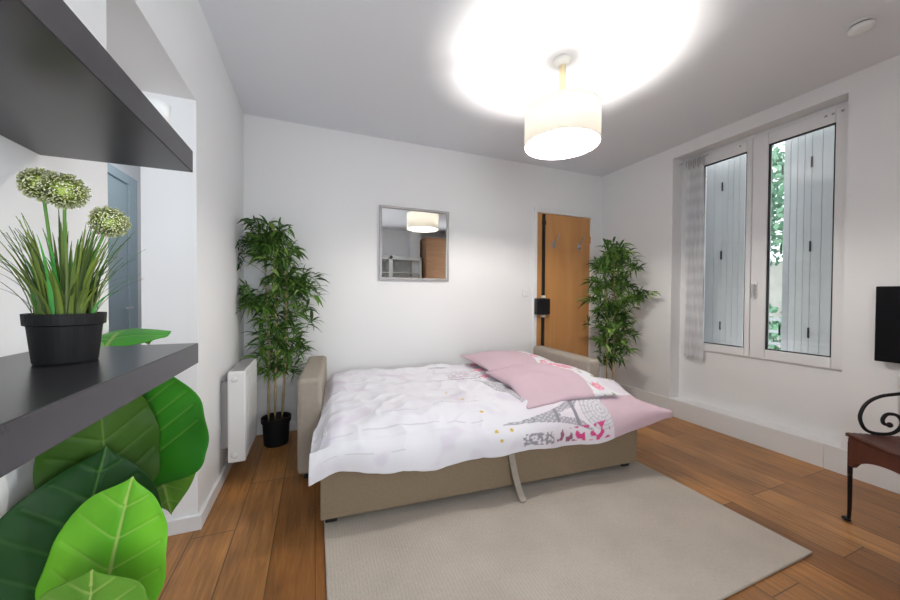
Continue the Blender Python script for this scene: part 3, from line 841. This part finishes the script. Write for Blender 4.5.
def bamboo(name, label, loc, canes, clusters, seed, potr=.10, poth=.205):
    t = thing(name, label, 'potted plant', loc, 0, 'potted bamboo plants in the corners')
    rn = random.Random(seed)
    p = obj('pot', lathe([(potr * .80, 0), (potr * .84, .01), (potr * .94, poth * .82), (potr * 1.02, poth * .83), (potr * 1.03, poth), (potr * .95, poth), (potr * .9, poth - .03)], n=36, cap1=False), M_pot, t, smooth=True)
    p.data.polygons.foreach_set('use_smooth', [False] * len(p.data.polygons))
    obj('soil', lathe([(potr * .91, poth - .035), (potr * .5, poth - .025)], n=30), M_soil, t)
    for (x0, y0, x1, y1, h) in canes:
        bm = bmesh.new(); pts, rad = [], []; nn = 26
        for k in range(nn + 1):
            s = k / nn; z = poth - .03 + (h - poth + .03) * s
            pts.append((x0 + (x1 - x0) * s + .006 * math.sin(s * 7 + seed), y0 + (y1 - y0) * s, z)); rad.append(.0085 * (1 - .45 * s) + (.0018 if k % 4 == 0 else 0))
        add_tube(bm, pts, rad, 8); obj('cane', bm, M_cane, t, smooth=True)
    bm = bmesh.new(); cl = bm.loops.layers.float_color.new('leafcol'); tw = bmesh.new()
    for (cx, cy, cz, rx, ry, rz, n) in clusters:
        for _ in range(n):
            c = Vector((cx + rn.gauss(0, 1) * rx * .5, cy + rn.gauss(0, 1) * ry * .5, cz + rn.uniform(-1, 1) * rz))
            # nearest cane point
            ca = min(canes, key=lambda q: (q[2] - c.x) ** 2 + (q[3] - c.y) ** 2)
            zz = max(poth + .1, c.z - rn.uniform(.05, .12)); s = min(1, (zz - poth) / (ca[4] - poth))
            zz = min(zz, ca[4])
            a = Vector((ca[0] + (ca[2] - ca[0]) * s, ca[1] + (ca[3] - ca[1]) * s, zz))
            add_tube(tw, [a, (a + c) / 2 + Vector((0, 0, .01)), c], .0018, 4, cap=False)
            out = (c - a); out.z = 0
            if out.length < .01: out = Vector((rn.gauss(0, 1), rn.gauss(0, 1), 0))
            out.normalize()
            shade = rn.random()
            for k in range(rn.randint(8, 11)):
                d = (out * rn.uniform(.1, 1.1) + Vector((rn.gauss(0, .7), rn.gauss(0, .7), rn.gauss(.15, .55)))).normalized()
                Ln = rn.uniform(.07, .135); W = Ln * rn.uniform(.075, .11)
                sd_ = d.cross(Vector((rn.gauss(0, .5), rn.gauss(0, .5), 1))).normalized(); up = sd_.cross(d).normalized()
                o_ = c + Vector((rn.gauss(0, .012), rn.gauss(0, .012), rn.gauss(0, .012)))
                st = [(0, .15, 0), (.3, 1, .03), (.65, .75, .0), (1, .03, -.12)]
                L_, C_, R_ = [], [], []
                for q, wd, dz in st:
                    base = o_ + d * Ln * q + Vector((0, 0, dz * Ln * 1.6))
                    L_.append(bm.verts.new(base + sd_ * W * wd + up * W * .25 * wd)); C_.append(bm.verts.new(base)); R_.append(bm.verts.new(base - sd_ * W * wd + up * W * .25 * wd))
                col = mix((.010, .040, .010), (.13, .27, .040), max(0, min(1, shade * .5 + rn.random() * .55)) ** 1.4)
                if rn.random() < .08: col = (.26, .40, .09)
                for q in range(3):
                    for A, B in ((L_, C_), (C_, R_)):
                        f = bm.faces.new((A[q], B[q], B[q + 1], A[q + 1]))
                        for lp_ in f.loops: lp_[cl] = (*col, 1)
    # keep leaves on the room side of the walls
    for v in list(bm.verts) + list(tw.verts):
        wx, wy = v.co.x + loc[0], v.co.y + loc[1]
        if wx < XL + .006: v.co.x = XL + .006 - loc[0] + .01 * rn.random()
        if wx > XR - .02: v.co.x = XR - .02 - loc[0] - .01 * rn.random()
        if wy > YB - .03: v.co.y = YB - .03 - loc[1] - .01 * rn.random()
    obj('twigs', tw, M_green_stem, t)
    obj('foliage', bm, M_leaf, t, smooth='keep')
    return t


bamboo('potted_bamboo', 'tall artificial bamboo in a black pot between radiator and bed', (-.275, 2.86, 0),
       [(-.045, .0, -.07, .02, 1.45), (.0, -.02, -.01, -.02, 1.62), (.045, .01, .08, -.01, 1.38)],
       [(-.07, 0, 1.56, .11, .08, .12, 22), (-.12, 0, 1.47, .10, .08, .10, 16), (0, -.02, 1.50, .12, .09, .12, 18),
        (0, 0, 1.28, .12, .10, .12, 20), (.10, -.02, 1.18, .16, .10, .08, 18), (.20, -.02, 1.20, .10, .08, .06, 9), (-.16, 0, 1.10, .09, .09, .09, 12),
        (.0, 0, 1.02, .14, .12, .12, 22), (.13, 0, .95, .12, .1, .10, 12), (-.05, 0, .82, .12, .1, .10, 16), (.08, 0, .74, .12, .1, .1, 16),
        (0, 0, .60, .11, .1, .08, 13), (.09, 0, .58, .08, .08, .06, 6)], 11)
bamboo('potted_bamboo', 'artificial bamboo with orange brown canes in the corner right of the door', (2.70, 2.52, 0),
       [(-.03, .0, -.05, .02, 1.42), (.02, -.02, .02, -.02, 1.55), (.06, .02, .10, .01, 1.36)],
       [(-.06, 0, 1.52, .11, .08, .10, 14), (.08, 0, 1.55, .12, .08, .10, 16), (.15, -.03, 1.45, .10, .08, .08, 9), (-.08, 0, 1.34, .13, .1, .12, 16),
        (.08, 0, 1.30, .14, .1, .12, 18), (0, 0, 1.14, .16, .12, .12, 20), (.20, -.07, 1.10, .10, .06, .05, 9), (.29, -.12, 1.16, .07, .05, .04, 6), (-.12, 0, 1.08, .10, .1, .10, 12),
        (.05, 0, .95, .16, .12, .10, 20), (.14, 0, .82, .12, .1, .10, 14), (-.03, 0, .78, .13, .1, .10, 16), (.06, 0, .66, .14, .1, .07, 16), (.05, 0, .53, .12, .09, .06, 12)], 23)

# ------------------------------------------------------------------ potted alliums on the shelf
ax, ay, az = -.388, .765, 1.014
al = thing('potted_allium', 'artificial allium with pale green flower balls in a black pot on the lower shelf', 'potted plant', (ax, ay, az))
obj('pot', lathe([(.036, 0), (.038, .003), (.0435, .062), (.0475, .064), (.0485, .082), (.0455, .082), (.043, .07)], n=40, cap1=False), M_pot, al)
obj('soil', lathe([(.0435, .072), (.02, .076)], n=24), M_soil, al)
rn = random.Random(4)
bm = bmesh.new(); cl = bm.loops.layers.float_color.new('leafcol')
for k in range(170):
    a = rn.uniform(0, 2 * PI); r = .036 * math.sqrt(rn.random())
    x0, y0 = r * math.cos(a), r * math.sin(a)
    lean = rn.uniform(.01, .062) * (0.4 + r / .036 * .7); Hh = rn.uniform(.07, .165) if k > 14 else rn.uniform(.15, .20)
    dirv = Vector((math.cos(a), math.sin(a), 0)); sv = Vector((-dirv.y, dirv.x, 0)); W = rn.uniform(.0018, .0032)
    bend = rn.uniform(0, .03) if rn.random() < .3 else rn.uniform(0, .012); prev = None
    col = mix((.025, .05, .018), (.15, .21, .04), rn.random())
    if rn.random() < .1: col = (.06, .28, .06)
    for q in range(9):
        s = q / 8; p = Vector((x0, y0, .072)) + dirv * (lean * s ** 1.6 + bend * s ** 4) + Vector((0, 0, Hh * s - bend * .9 * s ** 4))
        ww = W * (1 - s ** 2.2) + .0002
        cur = (bm.verts.new(p + sv * ww), bm.verts.new(p + dirv * .0008), bm.verts.new(p - sv * ww))
        if prev:
            for A, B in ((0, 1), (1, 2)):
                f = bm.faces.new((prev[A], prev[B], cur[B], cur[A]))
                for lp_ in f.loops: lp_[cl] = (*mix(col, (col[0] * 1.5, col[1] * 1.5, col[2] * 1.2), s), 1)
        prev = cur
for v in bm.verts:
    if v.co.x + ax < XL + .004: v.co.x = XL + .004 - ax
obj('grass_blades', bm, M_leaf, al, smooth='keep')
for (hx, hy, hz, R) in ((-.028, .0, .292, .024), (.002, -.005, .284, .027), (.058, -.003, .238, .024)):
    st = obj('flower_stem', tube(spline([(hx * .25, hy, .07), (hx * .5, hy, .15), (hx, hy, hz)], 6), .0022, 8), M_green_stem, al, smooth=True)
    bm = bmesh.new(); cl = bm.loops.layers.float_color.new('leafcol')
    for k in range(760):
        z = 1 - 2 * (k + .5) / 760; ph = k * 2.39996; rr_ = math.sqrt(1 - z * z); d = Vector((rr_ * math.cos(ph), rr_ * math.sin(ph), z))
        d = (d + Vector((rn.gauss(0, .12), rn.gauss(0, .12), rn.gauss(0, .12)))).normalized()
        a_, b_ = frame_of(d); base = Vector((hx, hy, hz)) + d * R * rn.uniform(.35, .5); tipp = Vector((hx, hy, hz)) + d * R * rn.uniform(.82, 1.18)
        col = mix((.78, .84, .34), (.98, .98, .78), rn.random())
        vs = [bm.verts.new(tipp + a_ * .0015), bm.verts.new(tipp + b_ * .0012), bm.verts.new(tipp - a_ * .0015), bm.verts.new(tipp - b_ * .0012)]
        bt = bm.verts.new(base)
        fs = [bm.faces.new((vs[i], vs[(i + 1) % 4], bt)) for i in range(4)] + [bm.faces.new(vs)]
        for f in fs:
            for lp_ in f.loops: lp_[cl] = (*(mix(col, (.60, .72, .22), .6) if lp_.vert is bt else col), 1)
    core = ell((hx, hy, hz), R * .68, R * .68, R * .68, 14)
    for v in core.faces:
        f = bm.faces.new([bm.verts.new(q.co) for q in v.verts])
        for lp_ in f.loops: lp_[cl] = (.58, .70, .18, 1)
    core.free()
    fh = obj('flower_head', bm, M_leaf, al, smooth='keep')

# ------------------------------------------------------------------ large leaved plant under the shelf
bp_ = thing('large_leaf_plant', 'large artificial plant with broad glossy green leaves below the lower shelf', 'potted plant', (-.36, .80, 0))
B0 = Vector((-.36, .80, 0))
obj('pot', lathe([(.09, 0), (.10, .02), (.122, .26), (.13, .27), (.13, .29), (.115, .29), (.11, .26)], n=40, cap1=False), M_pot, bp_)
obj('soil', lathe([(.112, .25), (.06, .26)], n=24), M_soil, bp_)


def big_leaf(base, tip, side, widths, cup, bend, dark, light, nveins=6, wavy=.0, vein=(.30, .42, .10), fold=0, asym=0):
    """base, tip, side direction in world space; widths = outline half-widths along the midrib"""
    base, tip = Vector(base) - B0, Vector(tip) - B0
    ax_ = tip - base; Ln = ax_.length; d = ax_.normalized(); s_ = Vector(side); s_ = (s_ - d * s_.dot(d)).normalized(); nrm = d.cross(s_).normalized()
    bm = bmesh.new(); cl = bm.verts.layers.float_color.new('leafcol'); nu, nv = 64, 150; g = []

    def W(t):
        x = t * (len(widths) - 1); i = min(int(x), len(widths) - 2); f = x - i
        p = [widths[max(0, i - 1)], widths[i], widths[i + 1], widths[min(len(widths) - 1, i + 2)]]
        return max(.0005, .5 * ((2 * p[1]) + (p[2] - p[0]) * f + (2 * p[0] - 5 * p[1] + 4 * p[2] - p[3]) * f * f + (3 * p[1] - p[0] - 3 * p[2] + p[3]) * f ** 3))
    for j in range(nv + 1):
        row = []; t = j / nv; wv = W(t)
        for i in range(nu + 1):
            u = i / nu * 2 - 1
            ws = wv * (1 + asym * (1 if u > 0 else -1))
            h_ = cup * (abs(u) ** 1.5) * ws + bend * (t * (1 - t)) * 4 * Ln
            back = .22 * wv * (1 - t) ** 6 * abs(u)      # heart-shaped lobes at the base
            vt_ = 0; lift = 0
            # side veins run outward and towards the tip
            q = (t - abs(u) * wv / Ln * .62) * nveins
            fr = abs(q - round(q)) / nveins * Ln
            on = 0 < round(q) < nveins and abs(u) < .90
            if on: vt_ = .70 * (1 - abs(u) * .7) * math.exp(-(fr / .0016) ** 2)
            if on: lift = -.0016 * math.exp(-(fr / .005) ** 2)
            a = abs(u) * ws
            if a < .0032 * (1.2 - t * .7): vt_ = 1
            lift += -.003 * math.exp(-(a / .006) ** 2)
            rip = wavy * math.sin(t * 19 + (2 if u > 0 else 0)) * abs(u) ** 3
            p = base + d * (t * Ln - back) + s_ * (u * ws) + nrm * (h_ + rip - lift)
            v = bm.verts.new(p)
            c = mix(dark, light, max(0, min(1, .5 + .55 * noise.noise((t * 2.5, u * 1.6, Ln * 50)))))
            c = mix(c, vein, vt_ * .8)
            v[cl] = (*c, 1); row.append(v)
        g.append(row)
    for j in range(nv):
        for i in range(nu): bm.faces.new((g[j][i], g[j][i + 1], g[j + 1][i + 1], g[j + 1][i]))
    for v in bm.verts:
        yy = v.co.y + B0.y
        if v.co.x + B0.x < XL + .01 and yy < J0 + .02: v.co.x = XL + .01 - B0.x
    o = obj('leaf', bm, M_bigleaf, bp_, smooth='keep'); o.data.polygons.foreach_set('use_smooth', [True] * len(o.data.polygons))
    md = o.modifiers.new('thick', 'SOLIDIFY'); md.thickness = .0012
    # petiole down to the pot
    b = base; obj('leaf_stalk', tube(spline([b + nrm * .0, b - d * .02 + Vector((0, 0, -.02)), Vector((b.x * .45, b.y * .45, max(.34, b.z * .55))), Vector((rn.uniform(-.03, .03), rn.uniform(-.03, .03), .25))], 8), .0045, 8), M_green_stem, o, smooth=True)
    return o


ROUND = [.01, .72, .98, 1.05, 1.0, .86, .62, .30, .0]
G1, G2 = (.022, .16, .012), (.075, .34, .02)
LR = Vector((.93, -.30, 0))     # roughly across the view
# upright big leaf, right half bright
FAT = [.25, .88, 1.0, 1.03, 1.0, .92, .74, .42, .0]
big_leaf((-.392, 1.02, .672), (-.402, 1.02, .985), (.93, -.36, 0), [x * .185 for x in FAT], .10, .02, (.014, .10, .010), (.05, .30, .016), 7, .004, asym=-.19)
# leaf behind it, yellower
big_leaf((-.40, 1.09, .80), (-.352, 1.10, .545), (.95, -.20, .0), [x * .095 for x in ROUND], .08, .0, (.08, .22, .02), (.15, .34, .03), 6, .002)
# bright leaf in front
big_leaf((-.366, .79, .520), (-.318, .80, .787), (.93, -.10, -.20), [x * .084 for x in [.3, .92, 1.12, 1.12, 1.06, .98, .84, .55, .0]], .14, -.02, (.08, .34, .015), (.18, .50, .03), 5, .003, vein=(.45, .60, .16), asym=-.10)
# lowest leaf at the bottom edge
big_leaf((-.345, .62, .50), (-.330, .70, .692), (.95, -.2, .0), [x * .080 for x in [.3, .9, 1.05, 1.1, 1.1, 1.06, .98, .80, .0]], .10, .10, (.07, .20, .015), (.13, .30, .03), 6, .003, vein=(.40, .48, .14))
# dark olive leaf between the wall and the upright one
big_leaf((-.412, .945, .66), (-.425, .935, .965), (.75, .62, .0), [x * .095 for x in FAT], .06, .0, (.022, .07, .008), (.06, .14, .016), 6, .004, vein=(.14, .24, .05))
# broad leaf against the wall, shade under the shelf put into its dark green
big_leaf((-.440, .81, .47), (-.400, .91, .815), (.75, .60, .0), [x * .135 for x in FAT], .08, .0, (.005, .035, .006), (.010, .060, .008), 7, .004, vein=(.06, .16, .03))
# leaf that curls up behind the shelf end
big_leaf((-.46, 1.03, .995), (-.505, 1.39, .965), (.93, .15, .10), [x * .095 for x in ROUND], .25, -.14, (.02, .20, .01), (.07, .38, .02), 6, .003)

# ------------------------------------------------------------------ television and chair
tv = thing('television', 'flat black television on the right wall above the iron chair', 'television', (3.10, .44, .976))
obj('screen_panel', bx(-.025, .0, -.49, .50, -.218, .222), M_screen, tv, bevel=.004)
obj('rear_housing', bx(.0, .02, -.40, .40, -.16, .16), M_black, tv)
obj('wall_mount', bx(.02, .044, -.12, .12, -.12, .12), M_black, tv)
obj('cable', tube([(.03, .42, -.21), (.035, .425, -.4), (.035, .42, -.62)], .003, 8), M_white, tv, smooth=True)

d1 = Vector((.83, -.557, 0)).normalized(); d2 = Vector((-.557, -.83, 0)).normalized()
CW, CD = .45, .43
ch = thing('iron_chair', 'black wrought iron chair with scrolled back and red brown leather seat', 'chair', (2.404, .802, 0), math.atan2(d1.y, d1.x))
# local frame: x along the back edge, -y towards the front
F = .468
bm = bmesh.new()


def apron(x0, y0, x1, y1, depth, arch, th=.02):
    n = 20; A = Vector((x0, y0, 0)); B = Vector((x1, y1, 0)); nn = Vector((-(B - A).y, (B - A).x, 0)).normalized() * th * .5
    rows = []
    for k in range(n + 1):
        s = k / n; p = A.lerp(B, s); zb = F - depth + arch * math.sin(PI * max(0, min(1, (s - .05) / .9))) ** .55
        rows.append([bm.verts.new(p - nn + Vector((0, 0, zb))), bm.verts.new(p + nn + Vector((0, 0, zb))), bm.verts.new(p + nn + Vector((0, 0, F - .004))), bm.verts.new(p - nn + Vector((0, 0, F - .004)))])
    for k in range(n):
        for q in range(4): bm.faces.new((rows[k][q], rows[k][(q + 1) % 4], rows[k + 1][(q + 1) % 4], rows[k + 1][q]))
    bm.faces.new(rows[0]); bm.faces.new(rows[-1][::-1])


for a in ((0, 0, 0, -CD), (0, -CD, CW, -CD), (CW, -CD, CW, 0), (CW, 0, 0, 0)): apron(*a, .150, .075)
obj('seat_apron', bm, M_leather, ch, bevel=.003)
bm = bmesh.new(); n = 40; g = [[bm.verts.new((-.012 + (CW + .024) * i / n, -CD - .012 + (CD + .024) * j / n,
                                          F + .006 + .0022 * (((i // 1) + (j // 1)) % 2) - .012 * math.sin(PI * i / n) * math.sin(PI * j / n))) for i in range(n + 1)] for j in range(n + 1)]
for j in range(n):
    for i in range(n): bm.faces.new((g[j][i], g[j][i + 1], g[j + 1][i + 1], g[j + 1][i]))
o = obj('seat', bm, M_leather, ch, smooth='keep'); md = o.modifiers.new('thick', 'SOLIDIFY'); md.thickness = .016
for (lx, ly, ox, oy) in ((0, 0, .050, .082), (CW, 0, -.035, .082), (0, -CD, -.02, -.07), (CW, -CD, .02, -.07)):
    oy2 = oy
    pts = spline([(lx, ly, F - .02), (lx, ly, F - .17), (lx + ox * .2, ly + oy2 * .15, .26), (lx + ox * .6, ly + oy2 * .45, .12), (lx + ox, ly + oy2 * .8, .035), (lx + ox * 1.2, ly + oy2 * 1.05, .012)], 6)
    lg = obj('leg', tube(pts, [.010 - .0035 * k / len(pts) for k in range(len(pts))], 10), M_iron, ch, smooth=True)
    obj('foot_pad', ell((lx + ox * 1.2, ly + oy2 * 1.12, .011), .016, .020, .010, 14), M_iron, lg, smooth=True)
sc = [(.225, .690), (.199, .682), (.113, .663), (.059, .625), (.035, .57), (.040, .527), (.062, .495), (.107, .483), (.158, .490), (.188, .518), (.194, .55), (.174, .577), (.139, .579), (.122, .555), (.127, .533), (.148, .529)]
for sgn in (0, 1):
    pts = spline([((CW - x if sgn else x), 0, z + .0) for x, z in sc], 6)
    sco = obj('back_scroll', tube(pts, .0075, 10), M_iron, ch, smooth=True)
    e = pts[-1]; obj('scroll_ball', ell((e.x, 0, e.z), .013, .010, .013, 14), M_iron, sco, smooth=True)
obj('back_crest', tube(spline([(.19, 0, .68), (.225, 0, .705), (.26, 0, .68)], 6), .0085, 10), M_iron, ch, smooth=True)
